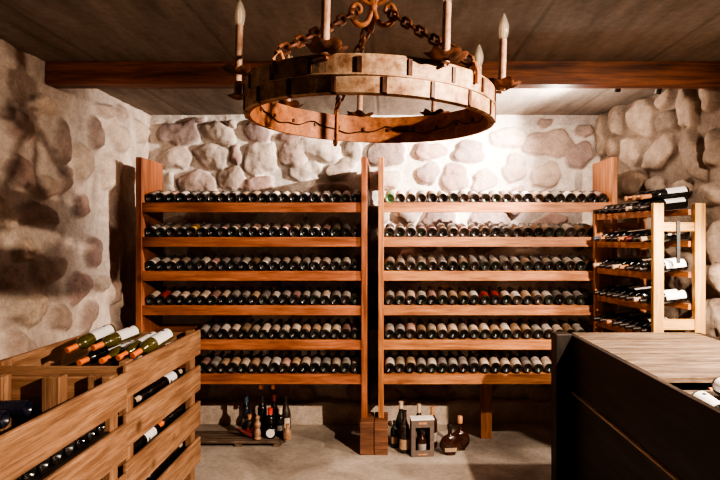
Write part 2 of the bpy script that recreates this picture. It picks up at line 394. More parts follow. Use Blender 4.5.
def stone_wall(name, org, ud, ul, vl, res, stones, height, plaster, tints, rand_r, edge=0.16, rough=1.0, keep=lambda u, v: True, seed=3, dens=900):
    """org + u*ud + v*up, bulging along the inward normal"""
    ud = Vector(ud).normalized(); nrm = Vector((ud.y, -ud.x, 0))
    nu = int(ul/res)+1; nv = int(vl/res)+1
    u, v = np.meshgrid(np.linspace(0, ul, nu), np.linspace(0, vl, nv), indexing='ij')
    r_ = np.random.default_rng(seed)
    st = [list(s)+[1.0] if len(s) == 5 else list(s) for s in stones]
    fixed = len(st)
    for _ in range(dens):
        cu, cv = r_.uniform(0, ul), r_.uniform(0, vl)
        if not keep(cu, cv): continue
        rx = r_.uniform(*rand_r); ry = rx*r_.uniform(0.62, 1.0)
        if all(math.hypot((cu-s[0])/(rx+s[2]), (cv-s[1])/(ry+s[3])) > 1.0 for s in st):
            st.append([cu, cv, rx, ry, r_.uniform(-0.6, 0.6), 1.0])
    wu = u + 0.03*fbm(u, v, 7, seed+20); wv = v + 0.03*fbm(u, v, 7, seed+30)
    H = np.zeros_like(u); T = np.zeros(u.shape+(3,)); T[:] = plaster; Mk = np.zeros_like(u)
    for si, (cu, cv, rx, ry, an, hs) in enumerate(st):
        x = wu-cu; y = wv-cv; big = max(rx, ry)*1.5
        sel = (np.abs(x) < big) & (np.abs(y) < big)
        if not sel.any(): continue
        xs = x[sel]*math.cos(an)+y[sel]*math.sin(an); ys = -x[sel]*math.sin(an)+y[sel]*math.cos(an)
        th = np.arctan2(ys/ry, xs/rx)
        rr = 1+0.10*np.cos(2*th+r_.uniform(0, 6))+0.08*np.cos(3*th+r_.uniform(0, 6))+0.05*np.cos(5*th+r_.uniform(0, 6))
        d = ((np.abs(xs)/rx)**2.4+(np.abs(ys)/ry)**2.4)**(1/2.4)/rr
        m = np.clip((1.06-d)/edge, 0, 1); m = m*m*(3-2*m)
        tilt = 1 + r_.uniform(-0.25, 0.25)*xs/rx + r_.uniform(-0.25, 0.25)*ys/ry
        h = height*hs*m*(0.62+0.38*np.clip(1-d*d, 0, 1))*tilt*r_.uniform(0.8, 1.15)
        cur = H[sel]; win = h > cur; cur[win] = h[win]; H[sel] = cur
        t = np.array(tints[r_.integers(len(tints))])*r_.uniform(0.82, 1.12)
        tt = T[sel]; mm = (m*win)[:, None]; tt = tt*(1-mm)+t*mm; T[sel] = tt
        mk = Mk[sel]; Mk[sel] = np.maximum(mk, m)
    H = H + rough*(0.035*fbm(u, v, 2.2, seed+5, 3) + 0.014*fbm(u, v, 14, seed+9, 3) + Mk*0.028*np.abs(fbm(u, v, 7, seed+12, 5)))
    T = T*(1+0.35*fbm(u, v, 5, seed+15, 4))[:, :, None]
    T = np.clip(T, 0.01, 0.95)
    co = np.empty(u.shape+(3,)); 
    for k in range(3): co[..., k] = org[k] + u*ud[k] + H*nrm[k] + (v if k == 2 else 0)
    idx = np.arange(nu*nv).reshape(nu, nv)
    q = np.stack([idx[:-1, :-1], idx[1:, :-1], idx[1:, 1:], idx[:-1, 1:]], -1).reshape(-1, 4)
    me = bpy.data.meshes.new(name)
    me.vertices.add(nu*nv); me.vertices.foreach_set('co', co.reshape(-1))
    me.loops.add(len(q)*4); me.loops.foreach_set('vertex_index', q.reshape(-1))
    me.polygons.add(len(q)); me.polygons.foreach_set('loop_start', np.arange(len(q))*4)
    me.polygons.foreach_set('use_smooth', np.ones(len(q), dtype=bool))
    me.update(calc_edges=True); me.validate()
    ca = me.color_attributes.new('tint', 'FLOAT_COLOR', 'POINT')
    ca.data.foreach_set('color', np.concatenate([T.reshape(-1, 3), np.ones((nu*nv, 1))], 1).astype(np.float32).reshape(-1))
    me.materials.append(M['wall'])
    o = bpy.data.objects.new(name, me); COL.objects.link(o); o['kind'] = 'structure'
    return o

CEIL = 2.735
YB = 5.03                                   # plane of the plaster of the far wall
TI = [(0.58, 0.47, 0.40), (0.44, 0.31, 0.27), (0.36, 0.275, 0.25), (0.60, 0.51, 0.44), (0.48, 0.37, 0.32)]
# far wall: stones copied from the photograph, u to the right from X=-2.3
bst = []
for (px, py, rx, ry, an, hs) in [
    (177,132,20,13,0,1), (218,133,17,11,-.35,1), (231,123,4,4,0,.8), (257,131,12,12,0,1), (289,136,13,6,0,.8), (175,156,15,12,.0,1),
    (212,156,17,13,0,1), (235,155,6,9,0,1), (260,158,17,17,0,1), (293,154,14,14,0,1), (197,184,19,13,0,1), (230,178,13,12,.4,1), (168,184,7,10,0,.8),
    (320,148,19,12,-.2,1), (352,150,10,9,-.4,.8), (386,152,21,13,0,.9), (303,170,16,9,.4,.9), (340,168,16,9,.5,.9), (388,178,13,10,0,.9), (430,150,16,9,0,.7),
    (428,173,12,12,0,.7), (456,176,15,13,0,.6), (470,152,17,11,0,.7), (509,137,17,10,0,.7), (551,143,25,14,0,.8), (516,167,12,14,-.3,.8), (547,175,14,14,0,.8),
    (581,154,14,13,0,.8), (546,123,8,4,0,.6), (587,130,9,6,0,.6), (485,180,12,11,0,.6), (256,185,18,8,0,.7), (330,190,20,8,0,.7), (193,120,10,3,0,.5), (275,120,8,4,0,.6), (410,125,14,6,0,.5)]:
    Y = 4.97; p = P(px, py, Y); bst.append((p.x+2.3, p.z, rx*Y/F, ry*Y/F, an, hs))
stone_wall('wall_back', (-2.3, YB, 0), (1, 0, 0), 4.5, 2.80, 0.0115, bst, 0.075, (0.76, 0.69, 0.63), TI, (0.10, 0.19), 0.13, 0.8,
           keep=lambda u, v: v < 2.0, seed=5)
# left wall runs towards the camera; u measured from the far corner
XL = -2.12
lst = []
for (px, py, rx, ry, an) in [(85,207,7,14,0), (95,252,9,16,0), (80,287,10,18,-.35), (103,283,8,9,0), (115,292,5,13,0), (123,299,5,8,0), (90,315,13,12,.5), (50,270,20,16,0),
    (27,250,11,16,0), (30,310,18,17,0), (43,214,20,12,0), (97,133,8,17,.1), (121,137,11,16,0), (142,132,7,12,0), (113,171,12,18,0), (85,163,9,20,0), (65,143,9,22,0), (67,180,8,16,0),
    (25,173,16,15,0), (50,187,12,12,0), (107,110,9,8,0), (124,112,7,8,0), (4,215,14,18,0), (10,280,10,14,0), (62,318,13,15,0), (22,125,14,18,0), (48,105,12,10,0)]:
    Y = XL*F/(px-VX); Z = CH+(VY-py)*Y/F; sxx = Y*Y/F/2.12
    lst.append((YB+0.1-Y, Z, rx*sxx, ry*Y/F, -an, 1))
# direction -Y has its inward normal pointing to -X; flip by running u from near to far
lst2 = [(5.93-(s[0]), s[1], s[2], s[3], -s[4], 1) for s in lst]
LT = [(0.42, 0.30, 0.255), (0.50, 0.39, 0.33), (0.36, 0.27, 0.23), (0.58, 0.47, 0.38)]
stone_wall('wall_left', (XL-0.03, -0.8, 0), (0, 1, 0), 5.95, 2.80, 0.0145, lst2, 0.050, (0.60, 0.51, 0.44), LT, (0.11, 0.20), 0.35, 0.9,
           keep=lambda u, v: u < 3.7 or v < 1.2, seed=17)
# right wall splays outwards towards the camera
A0 = Vector((1.90, 5.13, 0)); B0 = Vector((2.84, 0.3, 0)); dR = (B0-A0).normalized(); LR = (B0-A0).length
rst = []
for (px, py, rx, ry, an) in [(623,120,7,15,-.1), (646,118,14,19,.3), (668,99,8,10,0), (671,123,9,12,0), (634,154,10,15,.1), (663,154,16,15,-.6), (696,153,9,27,-.35), (633,185,13,15,-.2), (658,185,9,9,0),
    (616,148,5,11,0), (606,136,7,20,0), (690,110,10,20,0), (716,195,10,12,0), (718,242,7,20,0), (716,150,7,20,0), (640,225,12,12,0), (685,190,9,9,0), (712,95,9,16,0)]:
    k = (px-VX)/F      # x = k*y on the line A0 + t*dR
    t = (k*A0.y-A0.x)/(dR.x-k*dR.y); q = A0+dR*t; Y = q.y
    dpx = (abs(dR.x*Y-q.x*dR.y)/(Y*Y))*F
    rst.append((t, CH+(VY-py)*Y/F, rx/dpx, ry*Y/F, -an, 1))
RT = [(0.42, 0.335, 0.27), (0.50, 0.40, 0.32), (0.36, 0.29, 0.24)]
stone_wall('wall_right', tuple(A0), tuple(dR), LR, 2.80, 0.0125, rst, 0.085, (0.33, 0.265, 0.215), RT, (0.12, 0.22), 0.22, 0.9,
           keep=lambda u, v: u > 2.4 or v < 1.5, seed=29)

tag(MB().box(-2.4, 3.0, -0.8, 5.25, -0.1, 0.0).build('floor', M['floor']), kind='structure')
tag(MB().box(-2.4, 3.0, -0.8, 5.25, CEIL, CEIL+0.1).build('ceiling', M['ceiling']), kind='structure')
tag(MB().box(-2.14, 2.26, 3.50, 3.61, 2.592, CEIL+0.01).build('ceiling_beam', M['beam'], bevel=0.004), kind='structure')
# rough plastered footing along the far wall
def footing():
    m = MB(); n = 70; x0, x1 = -2.15, 1.95
    prof = [(0, 0), (0, 0.35), (0.002, 0.8), (0.006, 0.97), (0.014, 1.0), (0.14, 1.03)]
    for i in range(n+1):
        x = x0+(x1-x0)*i/n
        for j, (dy, h) in enumerate(prof):
            hh = 0.182+0.008*math.sin(x*9)+0.006*math.sin(x*21+1)
            m.v.append((x, 4.90+dy+0.006*math.sin(x*11+j), h*hh))
    k = len(prof)
    for i in range(n):
        for j in range(k-1): m.f.append((i*k+j, (i+1)*k+j, (i+1)*k+j+1, i*k+j+1))
    o = m.build('trim_1', None, smooth=60)
    ca = o.data.color_attributes.new('tint', 'FLOAT_COLOR', 'POINT')
    for d in ca.data: d.color = (0.62, 0.53, 0.45, 1)
    o.data.materials.append(M['wall']); o['kind'] = 'structure'
footing()

# ------------------------------------------------------------------ bottles
def prof_bordeaux(R=0.0370):
    return [(0.0, .022), (R*.45, .016), (R*.78, .001), (R*.93, .0), (R, .006), (R, .185), (R*.95, .200), (R*.78, .213), (R*.52, .226), (.0148, .242), (.0136, .262), (.0136, .286), (.0156, .288), (.0156, .298), (.0120, .300), (0, .300)]
def prof_burgundy(R=0.0400):
    return [(0.0, .024), (R*.45, .018), (R*.78, .001), (R*.93, .0), (R, .006), (R, .145), (R*.95, .165), (R*.80, .188), (R*.58, .212), (.0165, .238), (.0142, .262), (.0138, .286), (.0158, .288), (.0158, .297), (.0120, .300), (0, .300)]
BM = {}
for g in ('dark', 'green', 'brown', 'bright', 'clean', 'olive', 'navy'):
    BM['bd', g] = MB().lathe(prof_bordeaux(), 20).mesh('bottle_glass', M['glass_'+g], 35)
    BM['bg', g] = MB().lathe(prof_burgundy(0.0388), 20).mesh('bottle_glass', M['glass_'+g], 35)
LM = {}
for c in ('cream', 'white', 'grey', 'tan', 'pink', 'red', 'yellow', 'crisp'):
    for R, nm in ((0.0370, 'bd'), (0.0388, 'bg')):
        for i, (z0, z1) in enumerate(((.016, .120), (.026, .130), (.014, .142))):
            w = 1.9 if c != 'crisp' else 1.75
            LM[nm, c, i] = MB().arc_sheet(R+.0007, z0, z1, PI/2-w, PI/2+w, 18).mesh('paper_label', M['lab_'+c], 60)
CM = {}
for c in ('orange', 'dark', 'wine', 'cream', 'copper', 'blue'):
    CM[c] = MB().lathe([(.0155, .236), (.0150, .262), (.0146, .285), (.0165, .287), (.0165, .3005), (.0150, .302), (0, .302)], 16).mesh('neck_foil', M['caps_'+c], 40)
NICE = {'cream': 'cream', 'white': 'white', 'grey': 'grey', 'tan': 'tan', 'pink': 'pinkish', 'red': 'red', 'yellow': 'yellow', 'crisp': 'white'}

def frame(pos, d, roll=0.0, face=Vector((0, 0, 1))):
    """local z -> d (base to neck), local y -> as near to face as possible"""
    d = Vector(d).normalized(); y = face - d*face.dot(d)
    if y.length < 1e-3: y = Vector((0, -1, 0))
    y.normalize(); x = y.cross(d)
    R = Matrix((x, y, d)).transposed().to_4x4() @ Matrix.Rotation(roll, 4, 'Z')
    return Matrix.Translation(pos) @ R
def bottle(pos, d, glass, lab, labi, label, group, shape='bd', foil=None, roll=0.0, face=Vector((0, 0, 1)), name='wine_bottle'):
    o = bpy.data.objects.new(name, BM[shape, glass]); COL.objects.link(o)
    o.matrix_world = frame(Vector(pos), d, roll, face)
    tag(o, label, 'bottle', group)
    if lab:
        l = bpy.data.objects.new('paper_label', LM[shape, lab, labi]); COL.objects.link(l); l.parent = o
    if foil:
        c = bpy.data.objects.new('neck_foil', CM[foil]); COL.objects.link(c); c.parent = o
    return o
ORD = ('first second third fourth fifth sixth seventh eighth ninth tenth eleventh twelfth thirteenth fourteenth fifteenth sixteenth seventeenth '
       'eighteenth nineteenth twentieth twenty-first twenty-second').split()

# ------------------------------------------------------------------ the two big racks
YF = 4.30; PXM = F/YF
zt = [CH+(VY-y)/PXM for y in (202.5, 237, 271, 305.5, 340, 374.5)]
TH = math.radians(13)
ROW = ['top shelf', 'second shelf', 'third shelf', 'fourth shelf', 'fifth shelf', 'bottom shelf']
def rack(name, x0, x1, tl, wd, label, lean=0.0, ub0=0.0):
    root = empty(name, ((x0+x1)/2, 4.5, 0), label, 'wine rack')
    for (a, b, z0) in ((x0-tl, x0, ub0[0]), (x1, x1+tl, ub0[1])):
        m = MB().box(a, b, YF-0.012, 4.965 if z0 else 4.70, z0, 2.25)
        local(root, m.build('upright', M[wd+'Z'], bevel=0.003))
    for i, z in enumerate(zt):
        m = MB(); y1 = 4.675; dz = (y1-YF-0.03)*math.tan(TH)
        zz = z-0.014
        m.v += [(x0, YF+.028, zz-.016), (x1, YF+.028, zz-.016), (x1, y1, zz+dz-.016), (x0, y1, zz+dz-.016), (x0, YF+.028, zz), (x1, YF+.028, zz), (x1, y1, zz+dz), (x0, y1, zz+dz)]
        m.f += [(0,3,2,1),(4,5,6,7),(0,1,5,4),(1,2,6,5),(2,3,7,6),(3,0,4,7)]
        sh = local(root, m.build('shelf', M[wd+'X']))
        fb = MB().box(x0, x1, YF, YF+.024, z-.075, z).build('front_board', M[wd+'X'], bevel=0.002)
        fb.parent = sh
        fb.matrix_parent_inverse = Matrix.Identity(4)
    # back brace posts
    return root
XL0, XL1 = -1.888, -0.205
XR0, XR1 = -0.033, 1.715
rl = rack('wine_rack', XL0, XL1, 0.045, 'rack', 'long reddish wooden wine rack with six sloping shelves left of the narrow gap', ub0=(0, .25))
rr = rack('wine_rack', XR0, XR1, 0.042, 'rackR', 'long golden wooden wine rack with six shelves, partly behind the dark bench', ub0=(.25, 0))
for xx in (0.80,):
    local(rr, MB().box(xx-.045, xx+.045, 4.55, 4.61, 0.0, 0.58).build('support_post', M['rackRZ'], bevel=0.003))
for xx in (-0.985, -0.89):
    local(rl, MB().box(xx-.012, xx+.012, 4.33, 4.35, 0.46, 0.505).build('peg', M['rackZ'], bevel=0.002))
# joints where the front boards of the golden rack were lengthened
for i, xs in enumerate((None, None, None, 0.83, 0.80, 0.86)):
    pass
for (a, b, lab) in ((-.212, -.108, 'squat dark wooden foot block under the reddish rack, touching its twin'), (-.104, .0, 'squat dark wooden foot block under the golden rack beside the brown bottle')):
    tag(MB().box(a, b, 4.20, 4.45, 0, .249).build('foot_block', M['blockX'], bevel=0.006), lab, 'block', 'wooden foot blocks between the racks')

def row(xs, i, side, first_from):
    n = len(xs); z = zt[i]; prev = ''
    for k, x in enumerate(xs):
        shape = 'bg' if random.random() < .3 and prev != 'bg' else 'bd'; prev = shape
        R = .0388 if shape == 'bg' else .037
        x += random.uniform(-.001, .001); t = TH+random.uniform(-.006, .010)
        d = Vector((random.uniform(-.008, .008), math.cos(t), math.sin(t)))
        pos = (x, YF+.036+random.uniform(0, .008), z-.003+R*math.cos(t)+.001)
        lab = random.choice(['cream']*5+['white']*5+['grey']*3+['tan']*3+['pink']*2)
        g = random.choice(['dark', 'dark', 'green', 'brown'])
        if side == 'left' and i == 0 and k in (2,): lab = 'pink'
        if side == 'left' and i == 1 and k == 4: lab = 'yellow'
        if side == 'left' and i == 3 and k in (1,): lab = 'red'
        if side == 'right' and i == 3 and k in (9, 10): lab = 'red'
        if side == 'right' and i == 0 and k == 0: g = 'bright'; lab = None
        if side == 'right' and i == 0 and k in (14,): lab = 'tan'; g = 'brown'
        nm = ORD[k] if first_from == 'left' else ORD[n-1-k]
        col = ('dark bottle, ' + NICE[lab] + ' label') if lab else 'green bottle, no label'
        rk = 'reddish rack' if side == 'left' else 'golden rack'
        bottle(pos, d, g, lab, random.randrange(3), f'{col}, {nm} from {first_from} end, {ROW[i]} of {rk}',
               f'wine bottles on the {ROW[i]} of the {rk}', shape, None, random.uniform(-.45, .45))
for i in range(6):
    n = 21; sp = (XL1-XL0)/n
    xs = [XL0+.005+(sp-.0005)*(k+.5) for k in range(n)]
    if i >= 4: xs = xs[5:]
    row(xs, i, 'left', 'left' if i < 4 else 'right')
    n = 21; sp = (XR1-XR0)/n
    xs = [XR0+.005+(sp-.0005)*(k+.5) for k in range(n)]
    if i >= 5: xs = xs[:16]
    elif i >= 1: xs = xs[:20]
    row(xs, i, 'right', 'left')

# ------------------------------------------------------------------ crates on the left
def crate(label, x0, x1, y0, y1, top, pitch, sh, n, floors, ends=(True, True), post_w=0.075, mid=()):
    root = empty('wooden_crate', ((x0+x1)/2, (y0+y1)/2, 0), label, 'crate', 'slatted wooden wine crates against the left wall')
    t = 0.022
    for (a, b) in ((x1-t, x1), (x0, x0+t)):
        m = MB()
        for k in range(n): m.box(a, b, y0+.004, y1-.004, top-k*pitch-sh, top-k*pitch)
        local(root, m.build('side_panel', M['crateY'], bevel=0.006))
    for e, (a, b) in zip(ends, ((y0+.03, y0+.03+t), (y1-.03-t, y1-.03))):
        if not e: continue
        m = MB()
        for k in range(n): m.box(x0+t, x1-t, a, b, top-k*pitch-sh-.004, top-k*pitch-.012)
        local(root, m.build('end_panel', M['crateX'], bevel=0.005))
    d = .04
    for xa in (x0+t, x1-t-d):
        for (ya, yb) in ((y0+.03+t, y0+.03+t+post_w), (y1-.03-t-post_w, y1-.03-t)):
            local(root, MB().box(xa, xa+d, ya, yb, 0.0, top+.008).build('corner_post', M['crateZ'], bevel=0.004))
    for (xa, xb, ya, yb, zz) in mid:
        local(root, MB().box(xa, xb, ya, yb, top-.42, zz).build('batten', M['crateZ'], bevel=0.004))
    for z in floors:
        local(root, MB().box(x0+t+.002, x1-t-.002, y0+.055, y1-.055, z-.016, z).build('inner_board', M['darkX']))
    return root
cr = crate('slatted wooden crate with white-labelled orange-capped bottles, standing nearest the reddish rack', -1.955, -1.262, 2.70, 3.78, 1.015, .240, .165, 4, [.865, .715, .475, .235])
cf = crate('nearest slatted wooden crate at lower left, holding dark blue-black bottles', -1.955, -1.235, 1.25, 2.66, .993, .240, .165, 4, [.755, .515, .275],
           mid=((-1.83, -1.75, 2.535, 2.605, .998), (-1.57, -1.49, 2.535, 2.605, .998), (-1.375, -1.295, 2.56, 2.605, .998)))

# bottles lying in the far crate (tip pixel+depth, base pixel+depth)
def lay(tip, base, label, **kw):
    a = P(*tip); b = P(*base); d = (a-b).normalized()
    return bottle(a-d*.300, d, 'olive', 'crisp', 2, label, 'white wines lying in the far crate', foil='orange', **kw)
spec = [((67,350.5,2.99), (112,329,3.27), 'orange-capped white wine, upper layer, nearest the left wall'),
        ((93,348,2.99), (136,331,3.27), 'orange-capped white wine, upper layer, second from the left wall'),
        ((101.5,361,2.97), (133,346.5,3.25), 'orange-capped white wine, third from left wall, tucked below the upper pair'),
        ((118,358,2.96), (156,337,3.24), 'orange-capped white wine, second from the crate side facing the aisle'),
        ((132.5,355.5,2.95), (167.5,334.5,3.22), 'orange-capped white wine closest to the crate side facing the aisle')]
LOWB = [((79,363,2.98), (117,346,3.26), 'orange-capped dark bottle, lower layer, in shade under the leftmost white wine'),
        ((99,373,2.97), (142,361,3.25), 'orange-capped dark bottle, lower layer, mostly hidden beside the corner post')]
for tip, base, lb in spec: lay(tip, base, lb)
for tip, base, lb in LOWB: 
    a = P(*tip); b = P(*base); d = (a-b).normalized()
    bottle(a-d*.3, d, 'clean', 'crisp', 0, lb, 'white wines lying in the far crate', foil='orange')
bottle((-1.333, 3.50, .955), (-.03, -1, -.03), 'clean', 'crisp', 1, 'dark bottle with white label at the back corner of the far crate', 'white wines lying in the far crate')
# bottles behind the slats of the far crate
for j, z in enumerate((.715, .475, .235)):
    for k, y in enumerate((2.765, 3.072, 3.384)):
        white = (j == 1 and k == 1)
        y_ = y if not white else 3.074
        fl = 'orange' if white else ('dark' if (j+k) % 2 else 'cream')
        flip = 1 if white else (-1 if (j+k) % 2 else 1)
        pos = (-1.364, y_ if flip > 0 else y_+.30, z+.0385)
        bottle(pos, (0, flip, 0), 'clean', 'crisp' if white or (j, k) in ((0, 2), (2, 0)) else None, 2,
               f'dark bottle lying behind the {["upper", "middle", "lower"][j]} gap of far crate, {["nearest", "middle", "farthest"][k]} of three',
               'bottles seen through the slats of the far crate', foil=fl, roll=PI/2*flip, name='wine_bottle')
# near crate: blue-black bottles lying on the inner board, necks towards the aisle
for k, y in enumerate((1.62, 1.80, 1.98, 2.16, 2.34, 2.49)):
    bottle((-1.60, y-.0, .755+.0385+.078), (-1, random.uniform(-.06, .06), 0), 'navy', None, 0,
           f'blue-black bottle lying across the near crate, {ORD[5-k]} from the far end of its upper layer', 'blue-black bottles lying in the near crate', foil='dark')
for k in range(12):
    y = 1.58+k*.083
    bottle((-1.275, y, .755+.0385), (-1, random.uniform(-.02, .02), 0), 'clean', 'crisp' if k in (3, 8) else random.choice([None, 'tan', 'grey']), 1,
           f'dark bottle lying base-out behind the upper gap of near crate, {ORD[11-k]} from its far end', 'dark bottles lying base-out in the near crate', foil='wine', roll=PI/2)
for k, y in enumerate((2.20, 2.285, 2.37, 2.455)):
    bottle((-1.275, y, .515+.0385), (-1, random.uniform(-.04, .04), 0), 'clean', None, 1,
           f'dark bottle behind the lower gap of the near crate, {ORD[3-k]} from its far end', 'dark bottles on the lower board of the near crate', foil='wine')

# ------------------------------------------------------------------ pine rack on the right
pr = empty('wine_rack', (1.84, 3.9, 0), 'small open pine wine rack with bottles lying crosswise, beside the right wall', 'wine rack')
def pp(name, mb, mat, bev=.003): return local(pr, mb.build(name, M[mat], bevel=bev))
for (a, b) in ((1.685, 1.750), (1.948, 2.014)):
    pp('post', MB().box(a, b, 3.55, 3.59, 0, 1.852), 'pineZ')
for (a, b) in ((1.565, 1.628), (1.90, 1.955)):
    pp('post', MB().box(a, b, 4.235, 4.270, 0, 1.83), 'rackRZ')
pp('cross_rail', MB().box(1.750, 1.948, 3.557, 3.583, 1.672, 1.730), 'pineX')
pp('cross_rail', MB().box(1.750, 1.948, 3.557, 3.583, 1.045, 1.113), 'pineX')
pp('cross_rail', MB().box(1.628, 1.90, 4.24, 4.262, 1.70, 1.745), 'rackRX')
szs = [1.812, 1.608, 1.410, 1.205, 1.010]
def skew_board(xn0, xn1, xf0, xf1, z0, z1, ya=3.59, yb=4.235):
    m = MB(); m.v += [(xn0, ya, z0), (xn1, ya, z0), (xf1, yb, z0), (xf0, yb, z0), (xn0, ya, z1), (xn1, ya, z1), (xf1, yb, z1), (xf0, yb, z1)]
    m.f += [(0,3,2,1),(4,5,6,7),(0,1,5,4),(1,2,6,5),(2,3,7,6),(3,0,4,7)]; return m
for z in szs:
    pp('side_board', skew_board(1.70, 1.718, 1.58, 1.598, z-.047, z-.005), 'rackRY', .002)
    pp('side_board', skew_board(1.925, 1.943, 1.81, 1.828, z-.036, z+.003), 'rackRY', .002)
pp('metal_strap', MB().box(1.830, 1.851, 3.545, 3.5565, 1.47, 1.735), 'steel', .001)
nmz = ['top', 'second', 'third', 'fourth', 'lowest']
for i, z in enumerate(szs):
    for k in range(8):
        f = k/7; y = 3.643+f*.549+random.uniform(-.0015, .0015)
        xs_ = 1.709-.12*(y-3.59)/.645
        tilt = math.atan2(.028, .24) + random.uniform(-.01, .02)
        d = Vector((-math.cos(tilt), random.uniform(-.008, .008), -math.sin(tilt)))
        tipx = xs_-.053-random.uniform(0, .012)
        base = Vector((tipx+.30, y, z+.0135+.030+.052*math.sin(tilt)))
        base.z = z + .0165 + (base.x-xs_)*math.tan(tilt) + .004
        base.z = z + .0215 + (base.x-xs_)*math.sin(tilt)
        lab = 'crisp' if k in (0, 1) else random.choice([None, 'white', 'cream', None, 'crisp'])
        fl = random.choice(['dark', 'dark', 'dark', 'copper', 'dark', 'cream'])
        if i == 1 and k == 7: fl = 'blue'
        if i == 1 and k == 2: fl = 'wine'
        bottle(base, d, 'clean', lab, 2, f'bottle with {dict(wine="dark red").get(fl, fl)} neck foil, {nmz[i]} tier of the pine rack, {ORD[k]} from near end',
               f'bottles lying on the {nmz[i]} tier of the pine rack', foil=fl, roll=random.uniform(-.3, .5))
# a second layer on the top tier
for k, y in enumerate((3.684, 3.762, 3.84)):
    bottle((1.965-.02*k, y, szs[0]+.122), (-1, 0, -.12), 'clean', ('crisp', 'grey', 'white')[k], 2, f'bottle heaped on top of the pine rack, {["nearest", "middle", "farthest"][k]} of the heap',
           'bottles heaped on top of the pine rack', foil='copper', roll=.2)

# ------------------------------------------------------------------ dark bench on the right
bn = empty('storage_bench', (1.6, 2.6, 0), 'large dark wooden storage bench with worn plank top in the right foreground', 'bench')
def bp(name, mb, mat, bev=.004, par=None):
    o = mb.build(name, M[mat], bevel=bev)
    if par: o.parent = par; return o
    return local(bn, o)
HB = CH-.59
bp('corner_post', MB().box(1.022, 1.118, 3.40, 3.51, 0, HB+.004), 'darkZ')
bp('corner_post', MB().box(1.118, 1.20, 3.46, 3.51, 0, HB-.03), 'darkZ')
bp('side_panel', MB().box(1.118, 1.146, .9, 3.46, .712, HB), 'darkY')
lowp = bp('side_panel', MB().box(1.118, 1.146, .9, 3.46, .0, .690), 'darkY')
bp('lit_gap_strip', MB().box(1.112, 1.150, .9, 3.40, .690, .698), 'edge', .001)  # pale colour stands in for light caught on the lower board's top edge
bp('end_panel', MB().box(1.20, 1.92, 3.48, 3.508, .05, HB-.03), 'darkX')
tp = MB()
for k in range(3):
    y0 = 2.385+k*.376; tp.box(1.150, 1.92, y0, y0+.373, HB-.028, HB-.002)
bp('bench_top', tp, 'oldX', .003)
bp('divider', MB().box(1.150, 1.92, 2.19, 2.285, HB-.055, HB-.03), 'oldX', .003)
bp('divider', MB().box(1.150, 1.92, 2.24, 2.262, .72, HB-.056), 'oldX', .003)
bp('inner_board', MB().box(1.150, 1.92, 1.0, 2.185, HB-.115, HB-.10), 'darkX')
bp('inner_board', MB().box(1.150, 1.92, 2.265, 2.38, HB-.105, HB-.09), 'darkX')
bp('side_panel', MB().box(1.921, 1.95, .9, 3.5, .0, HB), 'darkY')
for x, yb, z, lb in ((1.207, 2.235, 1.005, 'white-labelled bottle in the open bin of the dark bench, against its side board'), (1.305, 2.26, 1.053, 'white-labelled bottle resting higher in the open bin of the dark bench'),
                     (1.40, 2.17, 1.03, 'white-labelled bottle in the bench bin, farthest from the side board')):
    bottle((x, yb-.06, z), (.0, -1, -.10), 'clean', 'crisp', 2, lb, 'bottles in the open bin of the dark bench', foil='orange', roll=.1)
bottle((1.64, 2.335, HB-.05), (-1, 0, 0), 'clean', None, 0, 'dark bottle with orange cap lying in the slot behind the bench bin', 'bottles in the slot of the dark bench', foil='orange')

# ------------------------------------------------------------------ low pallet with bottles under the left rack
pl = empty('wooden_pallet', (-1.2, 4.5, 0), 'low rough plank pallet on the floor under the reddish rack', 'pallet')
for (y0, y1, z0, z1, a, b) in ((4.44, 4.52, .028, .05, -1.66, -.80), (4.525, 4.60, .028, .048, -1.64, -.86), (4.36, 4.43, .028, .047, -1.66, -.82)):
    local(pl, MB().box(a, b, y0, y1, z0, z1).build('plank', M['oldX'], bevel=.003))
for x in (-1.6, -1.2, -.9):
    local(pl, MB().box(x, x+.06, 4.37, 4.59, 0, .0275).build('runner', M['oldY'], bevel=.003))
def std(name, prof, mat, x, y, z, label, cat, group=None, lab=None, cap=None, sx=1, sy=1, rot=0, labr=None, smooth=40):
    """a free-standing bottle; lab=(material, r, z0, z1), cap=(material, profile)"""
    o = MB().lathe(prof, 24, sx=sx, sy=sy).build(name, M[mat], smooth=smooth)
    o.location = (x, y, z); o.rotation_euler = (0, 0, rot); tag(o, label, cat, group)
    if lab:
        l = MB().arc_sheet(lab[1], lab[2], lab[3], -PI/2-1.1, -PI/2+1.1, 14).build('paper_label', M[lab[0]], smooth=60); l.parent = o
    if cap:
        c = MB().lathe(cap[1], 16).build('cap', M[cap[0]], smooth=40); c.parent = o
    return o
def pscale(prof, sr, sz): return [(r*sr, z*sz) for r, z in prof]
BD = prof_bordeaux()[2:]; BG = prof_burgundy(.04)[2:]
def foilp(sz=1.0, r=1.0): return [(.0155*r, .236*sz), (.0148*r, .285*sz), (.0168*r, .287*sz), (.0168*r, .301*sz), (0, .302*sz)]
G2 = 'bottles gathered on the low pallet'
Zp = .050
def at(px, y): return (px-VX)*y/F
std('liqueur_bottle', BD, 'glass_navy', at(246, 4.55), 4.56, Zp, 'dark blue bottle at the left of the pallet bottles, behind the painted figure', 'bottle', G2, ('lab_grey', .0377, .07, .12), ('caps_blue', foilp()))
std('liqueur_bottle', BD, 'glass_clean', at(262, 4.56), 4.57, Zp, 'plain black bottle in the back row on the pallet, second from its left', 'bottle', G2, None, ('caps_dark', foilp()))
std('liqueur_bottle', BG, 'glass_clean', at(274, 4.57), 4.57, Zp, 'tall dark bottle with a dull red cap in the back row on the pallet', 'bottle', G2, None, ('caps_wine', foilp()))
